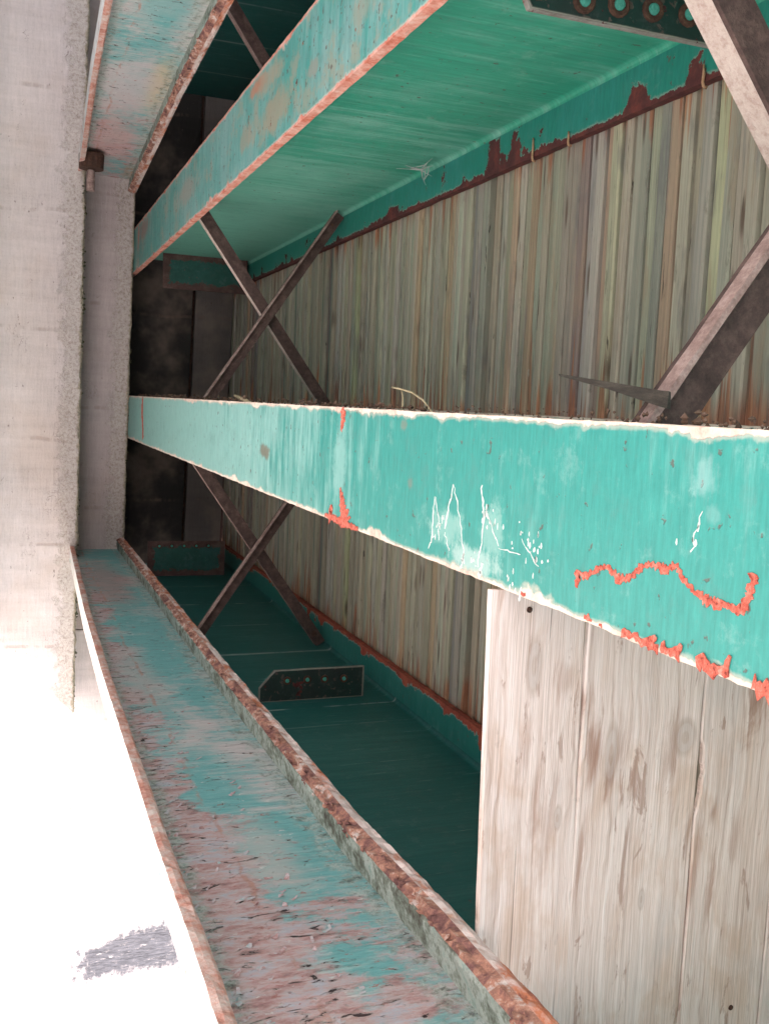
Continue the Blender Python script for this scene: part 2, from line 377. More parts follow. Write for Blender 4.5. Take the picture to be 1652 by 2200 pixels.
def concrete(name, base, seed=0.0, patch=False):
    m = Mat(name)
    o = (seed, seed, seed)
    X, Y, Z = m.xyz()
    fine = m.noise((10, 30, 90), 5, 0.7, off=o)          # board-form grain running along the wall
    drip = m.noise((26, 20, 2.0), 5, 0.65, off=o)        # runs down the wall
    bl = m.noise(1.8, 6, 0.62, 0.3, off=o)
    g = m.noise(120, 3, 0.7, off=o)
    v = m.add(m.mul(fine, 0.35), m.mul(drip, 0.35), m.mul(bl, 0.5), m.mul(g, 0.2))
    c = m.ramp(v, [(0.45, tuple(q * 0.62 for q in base)), (0.62, tuple(q * 0.92 for q in base)), (0.8, tuple(min(q * 1.12, 0.8) for q in base)), (0.95, tuple(min(q * 1.25, 0.8) for q in base))])
    warm = m.step(m.noise(3.1, 4, 0.6, off=(seed + 4, 0, 0)), 0.45, 0.7)
    c = m.mix(m.mul(warm, 0.28), c, (0.42, 0.31, 0.25))
    # lift lines between concrete pours
    ln = m.math('ABSOLUTE', m.add(m.math('FRACT', m.add(m.mul(X, 1.9), m.mul(m.noise(3, 3, 0.5, off=o), 0.12), seed)), -0.5))
    lm = m.mul(m.step(ln, 0.025, 0.006), m.step(m.noise((3, 3, 12), 4, 0.6, off=(1, seed, 0)), 0.45, 0.6))
    c = m.mix(m.mul(lm, 0.30), c, (0.20, 0.13, 0.10))
    pit = m.step(m.noise((30, 30, 55), 4, 0.6, off=(seed, 2, 7)), 0.68, 0.72)
    c = m.mix(m.mul(pit, 0.55), c, (0.10, 0.07, 0.06))
    ckn = m.math('ABSOLUTE', m.add(m.noise((5, 5, 9), 5, 0.7, 1.2, off=(seed + 7, 1, 1)), -0.5))
    ckm = m.mul(m.step(ckn, 0.006, 0.002), m.step(m.noise((5, 4, 8), 3, 0.5, off=(seed + 2, 6, 6)), 0.58, 0.66))
    c = m.mix(m.mul(ckm, 0.7), c, (0.09, 0.06, 0.05))
    ed = m.attr('ed')
    e1 = m.noise(22, 6, 0.75, off=o)
    tan = m.step(m.math('SUBTRACT', m.add(m.mul(e1, 0.24), -0.03), ed), -0.015, 0.02)
    agg = m.noise(75, 5, 0.8, off=o)
    c = m.mix(m.mul(tan, 0.75), c, m.ramp(agg, [(0.33, (0.17, 0.13, 0.11)), (0.47, (0.40, 0.345, 0.315)), (0.6, (0.50, 0.455, 0.43))]))
    mo = m.step(m.math('SUBTRACT', m.add(m.mul(e1, 0.075), -0.024), ed), -0.004, 0.010)
    c = m.mix(m.mul(mo, 0.75), c, m.ramp(m.noise(60, 4, 0.7), [(0.3, (0.07, 0.065, 0.04)), (0.5, (0.25, 0.21, 0.14)), (0.7, (0.44, 0.37, 0.28))]))
    if patch:   # a cast shadow painted dark grey on the outer wall, plus small marks
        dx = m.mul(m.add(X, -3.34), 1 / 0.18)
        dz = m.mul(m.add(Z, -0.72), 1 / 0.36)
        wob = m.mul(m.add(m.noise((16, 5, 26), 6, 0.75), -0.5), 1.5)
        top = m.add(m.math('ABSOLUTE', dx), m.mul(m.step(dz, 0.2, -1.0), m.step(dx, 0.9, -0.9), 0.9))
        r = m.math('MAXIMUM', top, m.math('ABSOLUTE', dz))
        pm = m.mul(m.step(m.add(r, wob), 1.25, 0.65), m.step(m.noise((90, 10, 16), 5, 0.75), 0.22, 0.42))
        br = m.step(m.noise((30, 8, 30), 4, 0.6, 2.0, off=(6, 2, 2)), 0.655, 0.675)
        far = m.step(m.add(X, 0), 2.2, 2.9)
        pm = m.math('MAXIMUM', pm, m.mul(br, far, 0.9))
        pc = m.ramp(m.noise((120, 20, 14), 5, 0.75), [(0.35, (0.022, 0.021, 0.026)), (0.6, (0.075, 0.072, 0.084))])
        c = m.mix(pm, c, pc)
    h = m.add(m.mul(fine, 0.6), m.mul(g, 0.35), m.mul(pit, -0.8), m.mul(bl, 0.6), m.mul(lm, -0.5), m.mul(tan, agg, 1.6))
    return m.done(c, 0.93, h, 0.55, 0.006)


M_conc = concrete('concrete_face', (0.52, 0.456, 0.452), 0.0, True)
M_conc2 = concrete('concrete_bearing', (0.40, 0.335, 0.33), 3.3)
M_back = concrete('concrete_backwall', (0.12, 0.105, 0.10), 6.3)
M_back_low = concrete('concrete_backwall_low', (0.028, 0.025, 0.024), 8.3)  # recess shade painted into both backwall colours, deepest on this lower course


def plank_mat():
    m = Mat('deck_plank')
    X, Y, Z = m.xyz()
    tint = m.attr('tint', 'OBJECT', 'Color')
    r = m.attr('shift', 'OBJECT', 'Fac')
    o = m.t.nodes.new('ShaderNodeCombineXYZ')
    m.link(m.mul(r, 37.0), o.inputs[0])
    m.link(m.mul(r, 11.0), o.inputs[1])
    m.link(m.mul(r, 23.0), o.inputs[2])
    off = o.outputs[0]
    gr = m.noise((1.6, 230, 60), 6, 0.7, 0.2, off=off)
    gr2 = m.noise((5, 90, 30), 5, 0.7, off=off)
    bl = m.noise((3.4, 22, 8), 6, 0.66, off=off)
    c = m.mix(1.0, tint, m.ramp(m.add(m.mul(gr, 0.7), m.mul(gr2, 0.4)), [(0.36, (0.62, 0.60, 0.57)), (0.50, (0.96, 0.96, 0.96)), (0.66, (1.24, 1.22, 1.18))]), 'MULTIPLY')
    c = m.mix(m.mul(m.step(bl, 0.52, 0.68), 0.5), c, (0.31, 0.22, 0.15))
    c = m.mix(m.mul(m.step(m.noise((3, 20, 8), 5, 0.6, off=(5, 1, 2)), 0.55, 0.68), 0.5), c, (0.15, 0.145, 0.15))
    kn = m.voro((4.0, 26, 1), off=off)
    c = m.mix(m.mul(m.step(kn, 0.22, 0.08), 0.8), c, (0.09, 0.055, 0.04))
    wr2 = m.noise((8, 40, 10), 6, 0.72, off=off)
    c = m.mix(m.mul(m.step(wr2, 0.42, 0.30), 0.6), c, (0.13, 0.12, 0.10))
    # pale chips and splintered grain
    ch = m.step(m.noise((11, 95, 30), 5, 0.72, off=off), 0.665, 0.71)
    c = m.mix(m.mul(ch, 0.6), c, (0.42, 0.41, 0.36))
    dk = m.step(m.noise((7, 110, 30), 4, 0.65, off=(3, 9, 2)), 0.665, 0.70)
    c = m.mix(m.mul(dk, 0.8), c, (0.035, 0.028, 0.025))
    # rust water drawn along the grain from the beam flanges
    for cx, w in ((0.03, 0.10), (-0.64, 0.05), (0.86, 0.10)):
        d = m.math('ABSOLUTE', m.add(X, -cx))
        wv = m.add(m.mul(m.step(m.noise((0.6, 36, 1), 4, 0.65, off=off), 0.46, 0.74), 0.23), w - 0.088)
        if cx == 0.03:
            wv = m.add(wv, m.step(Y, 1.9, 1.0, 0.0, 0.11))
        rm = m.step(m.math('SUBTRACT', wv, d), -0.03, 0.05)
        c = m.mix(m.mul(rm, 0.75), c, m.ramp(gr2, [(0.35, (0.11, 0.035, 0.02)), (0.5, (0.30, 0.10, 0.045)), (0.7, (0.46, 0.21, 0.10))]))
    h = m.add(m.mul(gr, 1.0), m.mul(gr2, 0.6), m.mul(dk, -0.7), m.mul(ch, 0.3))
    return m.done(c, 0.9, h, 0.7, 0.003)


M_plank = plank_mat()


def board_mat():
    m = Mat('grey_board')
    X, Y, Z = m.xyz()
    r = m.attr('shift', 'OBJECT', 'Fac')
    o = m.t.nodes.new('ShaderNodeCombineXYZ')
    m.link(m.mul(r, 7.0), o.inputs[0])
    m.link(m.mul(r, 3.0), o.inputs[2])
    off = o.outputs[0]
    wr = m.noise((4, 1, 9), 4, 0.55, off=off)
    wv = m.t.nodes.new('ShaderNodeCombineXYZ')
    m.link(m.mul(m.add(wr, -0.5), 0.6), wv.inputs[0])
    m.link(m.mul(m.add(wr, -0.5), 7.0), wv.inputs[2])
    g1 = m.noise((2.4, 1, 130), 6, 0.7, off=wv.outputs[0])
    g2 = m.noise((7, 1, 330), 4, 0.7, off=off)
    bl = m.noise((5, 2, 11), 5, 0.6, 0.5, off=off)
    c = m.ramp(m.add(m.mul(g1, 0.65), m.mul(g2, 0.35)), [(0.34, (0.42, 0.31, 0.265)), (0.44, (0.63, 0.52, 0.475)), (0.54, (0.73, 0.635, 0.60)), (0.68, (0.80, 0.735, 0.71))])
    c = m.mix(m.mul(m.step(bl, 0.48, 0.66), 0.55), c, (0.56, 0.40, 0.31))
    c = m.mix(m.mul(m.step(m.noise((4, 2, 8), 4, 0.6, off=(7, 3, 1)), 0.52, 0.70), 0.45), c, (0.53, 0.50, 0.50))
    # brown sap and water marks along the grain
    st = m.noise((7, 2, 30), 6, 0.66, 0.9, off=(2.4, 0, 5.2))
    sm = m.step(st, 0.605, 0.67)
    c = m.mix(m.mul(sm, 0.6), c, (0.30, 0.175, 0.13))
    sm2 = m.step(m.noise((14, 2, 45), 4, 0.6, 0.5, off=(8, 1, 0)), 0.66, 0.69)
    c = m.mix(m.mul(sm2, 0.12), c, (0.12, 0.065, 0.055))
    fb = m.noise((3.5, 1, 700), 4, 0.75, off=off)
    c = m.mix(1.0, c, m.ramp(fb, [(0.35, (0.78, 0.76, 0.74)), (0.62, (1.10, 1.09, 1.08))]), 'MULTIPLY')
    for (kx, kz, rx, rz, am) in ((0.470, 0.775, 0.060, 0.010, .85), (0.505, 0.800, 0.040, 0.010, .9), (0.520, 0.838, 0.045, 0.008, .8), (0.455, 0.765, 0.03, 0.006, .6), (0.545, 0.822, 0.022, 0.005, .8),
                                 (0.415, 1.050, 0.060, 0.026, .8), (0.49, 0.90, 0.06, 0.014, .5), (0.40, 0.75, 0.04, 0.012, .55), (0.47, 0.815, 0.05, 0.016, .45), (0.62, 0.76, 0.07, 0.006, .5), (0.70, 0.99, 0.06, 0.008, .5), (0.45, 0.66, 0.06, 0.01, .35), (0.63, 1.03, 0.05, 0.012, .4), (0.36, 0.72, 0.03, 0.02, .35), (0.58, 0.985, 0.025, 0.006, .7), (0.50, 0.69, 0.09, 0.012, .3), (0.56, 0.70, 0.10, 0.015, .35), (0.62, 0.94, 0.06, 0.006, .5), (0.66, 0.96, 0.08, 0.006, .45)):
        dx = m.mul(m.add(X, -kx), 1 / rx)
        dz = m.mul(m.add(Z, -kz, m.mul(m.add(X, -kx), 0.08)), 1 / rz)
        d = m.math('SQRT', m.add(m.mul(dx, dx), m.mul(dz, dz)))
        d = m.add(d, m.mul(m.add(st, -0.5), 3.2), m.mul(m.add(g1, -0.5), 1.6))
        c = m.mix(m.mul(m.step(d, 1.35, 0.2), am), c, (0.31, 0.17, 0.12))
    # knots
    for kx, kz, rx, rz in ((0.34, 0.668, 0.045, 0.012), (0.475, 0.80, 0.05, 0.012), (0.46, 0.925, 0.03, 0.02), (0.70, 0.87, 0.018, 0.006), (0.56, 0.72, 0.02, 0.007)):
        dx = m.mul(m.add(X, -kx), 1 / rx)
        dz = m.mul(m.add(Z, -kz), 1 / rz)
        d = m.math('SQRT', m.add(m.mul(dx, dx), m.mul(dz, dz)))
        ring = m.math('SINE', m.mul(d, 9.0))
        km = m.step(m.add(d, m.mul(m.add(bl, -0.5), 0.8)), 1.25, 0.6)
        kc = m.mix(m.step(ring, -0.4, 0.8), (0.47, 0.40, 0.37), (0.38, 0.29, 0.24))
        c = m.mix(m.mul(km, 0.6), c, kc)
    ck = m.step(m.noise((3, 1, 190), 3, 0.5, off=(off)), 0.70, 0.74)
    c = m.mix(m.mul(ck, 0.5), c, (0.07, 0.045, 0.04))
    h = m.add(m.mul(g1, 0.8), m.mul(g2, 0.5), m.mul(ck, -0.6))
    return m.done(c, 0.88, h, 0.5, 0.002)


M_board = board_mat()


# ------------------------------------------------------------------ mesh helpers
def link_obj(name, me, mat, parent=None):
    o = bpy.data.objects.new(name, me)
    if mat is not None:
        for k in (mat if isinstance(mat, (list, tuple)) else [mat]):
            me.materials.append(k)
    col.objects.link(o)
    if parent is not None:
        o.parent = parent
        o.matrix_parent_inverse = Matrix.Identity(4)
        off = parent.location
        p = parent.parent
        off = off.copy()
        while p is not None:
            off += p.location
            p = p.parent
        me.transform(Matrix.Translation(-off))
    return o


def thing(name, label, cat, loc=(0, 0, 0), group=None):
    o = bpy.data.objects.new(name, None)
    o.empty_display_size = 0.1
    o.location = loc
    o['label'] = label
    o['category'] = cat
    if group:
        o['group'] = group
    col.objects.link(o)
    return o


def tag(o, label, cat, group=None):
    o['label'] = label
    o['category'] = cat
    if group:
        o['group'] = group
    return o


def mesh(name, v, f, ed=None, smooth=False, mi=None):
    me = bpy.data.meshes.new(name)
    me.from_pydata(v, [], f)
    if ed is not None:
        a = me.attributes.new('ed', 'FLOAT', 'POINT')
        a.data.foreach_set('value', ed)
    if mi is not None:
        me.polygons.foreach_set('material_index', mi)
    if smooth:
        me.polygons.foreach_set('use_smooth', [True] * len(f))
    me.update()
    return me


def nz(x, y, z, s=1.0):
    return mnoise.noise(Vector((x * s + 3.1, y * s + 7.7, z * s + 1.9)))


def extrude(name, prof, y0, y1, step, xoff=None, zscale=None, jit=0.0, jscale=22.0, mi=None, grow=1.0, skew=0.0):
    """prof: closed outline of (x, z, ed, jitter); swept along Y with ragged edges.  step may grow with distance."""
    ys = [y0]
    while ys[-1] < y1 - 1e-6:
        s = step * max(1.0, 1 + grow * max(0, ys[-1] - 0.8) * 0.5)
        ys.append(min(y1, ys[-1] + s))
    v, ed = [], []
    n = len(prof)
    for y in ys:
        for (x, z, e, j) in prof:
            X = x + (xoff(y) if xoff else 0)
            Z = z if not zscale else zscale(y, z)
            if j and jit:
                q = nz(x * 40, y, z * 40, jscale) * 0.6 + nz(x * 40 + 9, y, z * 40, jscale * 3.1) * 0.5
                X += jit * j[0] * q
                Z += jit * j[1] * q
            v.append((X, y + skew * X, Z))
            ed.append(e)
    f, m = [], []
    for k in range(len(ys) - 1):
        for i in range(n):
            a, b = k * n + i, k * n + (i + 1) % n
            f.append((a, a + n, b + n, b))
            m.append(mi[i] if mi else 0)
    f.append(tuple(range(n)))
    f.append(tuple(reversed(range((len(ys) - 1) * n, len(ys) * n))))
    m += [0, 0]
    # prof runs anticlockwise seen from -Y: flip if needed
    area = sum(prof[i][0] * prof[(i + 1) % n][1] - prof[(i + 1) % n][0] * prof[i][1] for i in range(n))
    if area < 0:
        f = [tuple(reversed(q)) for q in f]
    return mesh(name, v, f, ed, mi=m)


def box(name, x0, x1, y0, y1, z0, z1, mat, parent=None, skew=0.0):
    v = [(x, y + skew * x, z) for x in (x0, x1) for y in (y0, y1) for z in (z0, z1)]
    f = [(0, 1, 3, 2), (4, 6, 7, 5), (0, 4, 5, 1), (2, 3, 7, 6), (0, 2, 6, 4), (1, 5, 7, 3)]
    return link_obj(name, mesh(name, v, f, [1.0] * 8), mat, parent)


def tube(pts, r, seg=7, taper=None):
    """tube along a polyline -> verts, faces"""
    v, f = [], []
    pts = [Vector(p) for p in pts]
    n = len(pts)
    for i, p in enumerate(pts):
        t = (pts[min(i + 1, n - 1)] - pts[max(i - 1, 0)]).normalized()
        a = t.cross(Vector((0.3, 0.2, 0.93))).normalized()
        b = t.cross(a)
        rr = r * (taper[i] if taper else 1)
        for k in range(seg):
            g = 2 * math.pi * k / seg
            v.append(tuple(p + a * rr * math.cos(g) + b * rr * math.sin(g)))
    for i in range(n - 1):
        for k in range(seg):
            a, b = i * seg + k, i * seg + (k + 1) % seg
            f.append((a, b, b + seg, a + seg))
    f.append(tuple(reversed(range(seg))))
    f.append(tuple(range((n - 1) * seg, n * seg)))
    return v, f


def merge(parts):
    V, F = [], []
    for v, f in parts:
        o = len(V)
        V += v
        F += [tuple(i + o for i in q) for q in f]
    return V, F


# ------------------------------------------------------------------ dimensions (metres, eye at the origin)
ZB = 0.60           # underside of the bottom flanges
ZT = 1.205          # top of the top flanges
FW = 0.222          # flange width
FT = 0.020
ZD = 1.208          # underside of the deck
SK = 0.14           # the abutment stands a little askew
DECK_X0, DECK_X1 = -2.75, 2.55
DECK_Y0 = 0.0  # deck cut short at the eye, out of view, to let light onto the boards

# ------------------------------------------------------------------ ground
gx = [-90, -12, -6, -3, -1, 0, 1, 2, 3, 4, 6, 12, 90]
gy = [(-90, -1.3), (-10, -1.3), (0.5, -1.3), (1.6, -1.22), (2.4, -0.98), (3.2, -0.64), (4.0, -0.34), (4.6, -0.13), (6.3, -0.10), (10, -0.10), (90, -0.10)]  # unseen bank raised towards the wall to bounce sunlight onto it
gv = [(x, y + (SK * max(-4, min(5, x)) if 2 < y < 12 else 0), z) for (y, z) in gy for x in gx]
nxg = len(gx)
gf = [(j * nxg + i, j * nxg + i + 1, (j + 1) * nxg + i + 1, (j + 1) * nxg + i) for j in range(len(gy) - 1) for i in range(nxg - 1)]
gm = mesh('ground', gv, gf, smooth=True)
g = link_obj('ground', gm, M_gravel)
g['kind'] = 'structure'


# ------------------------------------------------------------------ abutment
ab = thing('concrete_abutment', 'pale weathered concrete abutment with stepped mossy ledge under the beam ends', 'abutment', (0, 5.1, -1.3))


def wall_prof(name, prof, x0, x1, step, mat, rough, edge_i, edge_amp):
    """profile of (y, z, ed) swept along X with rough faces and a broken arris"""
    xs, v, ed, f = [], [], [], []
    x = x0
    while x < x1:
        xs.append(x)
        x += step
    xs.append(x1)
    n = len(prof)
    for x in xs:
        for i, (y, z, e) in enumerate(prof):
            q = nz(x * 3, y * 5, z * 3) * rough + nz(x * 14, y * 14, z * 14) * rough * 0.5
            yy, zz = y + q, z
            k = edge_amp * math.exp(-abs(i - edge_i) / 1.1)
            r = nz(x * 30, i * 0.35, 0.3) * 0.6 + nz(x * 9, i * 0.2, 4.0) * 0.8 + nz(x * 75, i, 2) * 0.35
            zz += k * r - k * 0.3
            yy += k * abs(r) * 0.9
            v.append((x, yy + SK * x, zz))
            ed.append(e)
    for k in range(len(xs) - 1):
        for i in range(n):
            a, b = k * n + i, k * n + (i + 1) % n
            f.append((a, b, b + n, a + n))
    f.append(tuple(reversed(range(n))))
    f.append(tuple(range((len(xs) - 1) * n, len(xs) * n)))
    return link_obj(name, mesh(name, v, f, ed), mat, ab)


YF, ZL = 5.06, 0.338
zs = [-1.3, -0.9, -0.5, -0.25, -0.1, 0.0, 0.06, 0.12, 0.17, 0.215, 0.25, 0.275, 0.295, 0.31, 0.322, 0.331]
prof = [(YF, z, ZL - z) for z in zs] + [(YF + 0.004, ZL, 0.0), (YF + 0.012, ZL + 0.002, 0.0), (YF + 0.03, ZL + 0.001, 0.02), (YF + 0.08, ZL, 0.06), (YF + 0.18, ZL, 0.1), (YF + 0.30, ZL - 0.002, 0.1), (YF + 0.30, -1.3, 1.0)]
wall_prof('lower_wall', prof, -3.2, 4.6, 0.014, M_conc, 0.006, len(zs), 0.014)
YS = YF + 0.305
zs2 = [0.30, 0.34, 0.38, 0.43, 0.48, 0.52, 0.55, 0.57, 0.583, 0.592]
prof = [(YS, z, 0.598 - z) for z in zs2] + [(YS + 0.003, 0.598, 0.0), (YS + 0.01, 0.5985, 0.0), (YS + 0.05, 0.598, 0.05), (YS + 0.30, 0.598, 0.1), (YS + 0.42, 0.598, 0.1), (YS + 0.42, 0.30, 1.0)]
wall_prof('bearing_wall', prof, -3.2, 1.28, 0.014, M_conc2, 0.004, len(zs2), 0.008)
zs3 = [0.30, 0.5, 0.8, 1.1, 1.4, 1.6]
prof = [(YS, z, 1.0) for z in zs3] + [(YS + 0.01, 1.62, 1.0), (YS + 0.42, 1.62, 1.0), (YS + 0.42, 0.30, 1.0)]
wall_prof('wing_wall', prof, 1.285, 4.6, 0.05, M_conc, 0.006, 99, 0.0)
YBW = YS + 0.43
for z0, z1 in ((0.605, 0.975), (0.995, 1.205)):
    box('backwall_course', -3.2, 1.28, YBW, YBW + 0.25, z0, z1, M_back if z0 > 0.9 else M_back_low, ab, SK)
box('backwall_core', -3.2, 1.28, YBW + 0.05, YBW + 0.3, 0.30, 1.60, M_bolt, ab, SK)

# moss and crumbs along the broken arrises
mv, mf = [], []
for i in range(420):
    x = random.uniform(-1.4, 1.7)
    upper = random.random() < 0.35 and x < 1.1
    y, z = (YS + SK * x, 0.600) if upper else (YF + SK * x + random.uniform(0, .02), ZL)
    clump = nz(x * 6, 1 if upper else 2, 0)
    if clump < -0.12:
        continue
    r = random.uniform(0.003, 0.011) * (0.6 + max(0, clump) * 1.2) * (0.65 if upper else 1)
    o = len(mv)
    c = Vector((x, y + random.uniform(-.004, .006), z + random.uniform(-.012, 0.005)))
    for dv in ((1, 0, 0), (-1, 0, 0), (0, 1, 0), (0, -1, 0), (0, 0, 1), (0, 0, -1)):
        mv.append(tuple(c + Vector(dv) * r * random.uniform(.5, 1.5)))
    for a, b, d in ((0, 2, 4), (2, 1, 4), (1, 3, 4), (3, 0, 4), (2, 0, 5), (1, 2, 5), (3, 1, 5), (0, 3, 5)):
        mf.append((o + a, o + b, o + d))
ms = link_obj('moss', mesh('moss', mv, mf), M_moss, ab)
ms['kind'] = 'stuff'


# ------------------------------------------------------------------ deck planks
deck = thing('timber_deck', 'underside of weathered timber deck of narrow edge-laid planks on the steel beams', 'deck', (0, 2, ZD))
base_tints = [(0.38, 0.365, 0.285), (0.355, 0.35, 0.28), (0.405, 0.38, 0.30), (0.335, 0.335, 0.275), (0.375, 0.36, 0.305), (0.37, 0.335, 0.265)]
odd_tints = [(0.40, 0.29, 0.21), (0.27, 0.25, 0.24), (0.17, 0.22, 0.20), (0.42, 0.32, 0.22), (0.41, 0.39, 0.35), (0.25, 0.19, 0.175), (0.41, 0.42, 0.28)]
PW = 0.033
variants = []
for k in range(6):
    nx = 30
    v, f, e = [], [], []
    for i in range(nx + 1):
        x = DECK_X0 + (DECK_X1 - DECK_X0) * i / nx
        wz = nz(x * 1.3, k * 3.3, 0) * 0.004 + nz(x * 7, k, 5) * 0.0012
        wy = nz(x * 1.1, k * 5.1, 9) * 0.0010
        cz = 0.0022 + 0.0012 * nz(x * 9, k, 3)
        for (yy, zz) in ((-PW / 2 + 0.0007, 0.14), (-PW / 2 + 0.0010, cz + 0.002), (-PW / 2 + 0.0045, 0.0), (PW / 2 - 0.0045, 0.0006 * k), (PW / 2 - 0.0010, cz + 0.003), (PW / 2 - 0.0007, 0.14)):
            v.append((x, yy + wy, zz + (wz if zz < 0.1 else 0)))
    for i in range(nx):
        for j in range(6):
            a, b = i * 6 + j, i * 6 + (j + 1) % 6
            f.append((a, b, b + 6, a + 6))
    f.append((5, 4, 3, 2, 1, 0))
    f.append(tuple(range(nx * 6, nx * 6 + 6)))
    me = mesh('plank', v, f)
    me.materials.append(M_plank)
    variants.append(me)
y = DECK_Y0
i = 0
src = None
run = 0
while y < 5.9:
    me = variants[random.randrange(6)]
    if src is None:
        p = bpy.data.objects.new('plank', me)
        src = p
    else:
        p = src.copy()
        p.data = me
    col.objects.link(p)
    p.parent = deck
    near = y < 2.6
    p.location = (0, y - 2, max(0.0, random.gauss(0.006, 0.004)) + (0.006 if random.random() < 0.15 else 0))
    if random.random() < (0.42 if near else 0.10):
        t = random.choice(odd_tints)
    else:
        t = random.choice(base_tints)
    br = random.uniform(0.72, 0.96)
    p['tint'] = [q * br * random.uniform(.96, 1.04) for q in t]
    p['shift'] = random.random()
    y += PW
    i += 1


# ------------------------------------------------------------------ steel beams
def flange_prof(xc, z0, z1, w=FW):
    x0, x1 = xc - w / 2, xc + w / 2
    offs = [0.0, 0.006, 0.014, 0.026, 0.045, 0.07, w / 2]
    full = offs + [w - o for o in reversed(offs[:-1])]
    pr = []
    for o in full:
        e = min(o, w - o)
        edge = e < 1e-6
        pr.append((x0 + o, z0, e, ((1 if o == 0 else -1) if edge else 0, 0.6) if e < 0.01 else None))
    pr.append((x1, (z0 + z1) / 2, -0.004, (-1, 0)))
    for o in reversed(full):
        e = min(o, w - o)
        pr.append((x0 + o, z1, e, ((1 if o == 0 else -1), 0) if e < 1e-6 else None))
    pr.append((x0, (z0 + z1) / 2, -0.004, (1, 0)))
    return pr


def web_prof(xc, z0, z1, t=0.0058, r=0.014):
    side = []
    for k in range(5):
        a = math.pi / 2 * k / 4
        side.append((t + r * (1 - math.sin(a)), z0 + r * (1 - math.cos(a)) + 0.0004))
    n = 8
    mids = [(t, z0 + r + (z1 - z0 - 2 * r) * k / n) for k in range(1, n)]
    top = [(x, z1 + z0 - z) for x, z in reversed(side)]
    half = side + mids + top
    pr = [(xc + x, z, 1.0, None) for x, z in half] + [(xc - x, z, 1.0, None) for x, z in reversed(half)]
    return pr


def beam(xc, label, fl, wb, tf, ye=5.62, jit=0.0022, fine=0.012, y0=-0.6):
    yend = ye + SK * xc
    b = thing('steel_beam', label, 'beam', (xc, 2.0, ZB), 'steel beams carrying the deck')
    b['kind'] = 'thing'
    link_obj('bottom_flange', extrude('bottom_flange', flange_prof(xc, ZB, ZB + FT), y0, yend, fine, jit=jit), fl, b)
    link_obj('web', extrude('web', web_prof(xc, ZB + FT + 0.0005, ZT - FT - 0.0005), y0, yend - 0.02, 0.10), wb, b)
    link_obj('top_flange', extrude('top_flange', flange_prof(xc, ZT - FT, ZT), y0, yend, fine, jit=jit), tf, b)
    return b


XS = {'far': -2.406, 'top': -1.565, 'upper': -0.724, 'mid': 0.117, 'low': 0.958, 'outer': 1.80}
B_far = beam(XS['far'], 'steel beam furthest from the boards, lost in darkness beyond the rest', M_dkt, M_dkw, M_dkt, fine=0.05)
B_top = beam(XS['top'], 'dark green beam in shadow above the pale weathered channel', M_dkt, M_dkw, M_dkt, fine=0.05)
B_up = beam(XS['upper'], 'green beam with olive stained flange and a wide bright web', M_upf, M_upw, M_upt)
B_mid = beam(XS['mid'], 'teal beam with cream chipped edge, red peeling line and white drips', M_mid, M_upw, M_mid)
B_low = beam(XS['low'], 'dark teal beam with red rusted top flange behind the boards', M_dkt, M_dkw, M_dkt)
B_out = beam(XS['outer'], 'outermost beam under the sunlit deck edge beside the lower channel', M_upf, M_upw, M_upt, fine=0.05)


def bolt_mesh(name, p, ax, r_ring, r_in, h):
    """washer ring with a painted bolt end; axis along -Y"""
    v, f, mi = [], [], []
    S = 14
    rings = [(r_ring, 0), (r_ring, h), (r_ring * 0.86, h * 1.2), (r_in * 1.15, h * 1.1), (r_in, h * 0.8), (r_in * 0.9, h * 1.5), (r_in * 0.5, h * 1.8)]
    for (r, d) in rings:
        for k in range(S):
            a = 2 * math.pi * k / S
            v.append((p[0] + r * math.cos(a), p[1] - d, p[2] + r * math.sin(a)))
    for j in range(len(rings) - 1):
        for k in range(S):
            a, b = j * S + k, j * S + (k + 1) % S
            f.append((a, b, b + S, a + S))
            mi.append(1 if j >= 4 else 0)
    f.append(tuple(range((len(rings) - 1) * S, len(rings) * S)))
    mi.append(1)
    return mesh(name, v, f, mi=mi)


def stiffener(parent, y, x_web, x_out, z0, z1, cut, bolts, t=0.012, mat=M_plate, br=0.020):
    """flat plate standing on the web; free edge towards x_out, one clipped corner at its lower end"""
    out = [(x_web, z0), (x_out, z0 + cut) if cut else (x_out, z0), (x_out, z1), (x_web, z1)]
    if cut:
        out = [(x_web, z0), (x_out + (x_web - x_out) * 0.55, z0), (x_out, z0 + cut), (x_out, z1), (x_web, z1)]
    cx = sum(q[0] for q in out) / len(out)
    cz = sum(q[1] for q in out) / len(out)
    v, f, ed = [], [], []
    n = len(out)
    far = mat is not M_plate
    inner = [(cx + (x - cx) * (0.35 if far else 0.78), cz + (z - cz) * (0.7 if far else 0.9)) for x, z in out]
    for yy in (y, y + t):
        for (x, z) in out:
            v.append((x, yy, z)); ed.append(0.0)
        for (x, z) in inner:
            v.append((x, yy, z)); ed.append(0.06 if far else 0.02)
    for i in range(n):
        j = (i + 1) % n
        f.append((i, j, n + j, n + i))
        f.append((2 * n + j, 2 * n + i, 3 * n + i, 3 * n + j))
        f.append((j, i, 2 * n + i, 2 * n + j))
    f.append(tuple(range(n, 2 * n)))
    f.append(tuple(reversed(range(3 * n, 4 * n))))
    ar = sum(out[i][0] * out[(i + 1) % n][1] - out[(i + 1) % n][0] * out[i][1] for i in range(n))
    if ar < 0:
        f = [tuple(reversed(q)) for q in f]
    p = link_obj('stiffener_plate', mesh('stiffener_plate', v, f, ed), mat, parent)
    for (bx, bz) in bolts:
        link_obj('bolt', bolt_mesh('bolt', (bx, y - 0.0002, bz), None, br, br * 0.5, 0.005), [M_bolt, M_dkpaint], p)
    return p


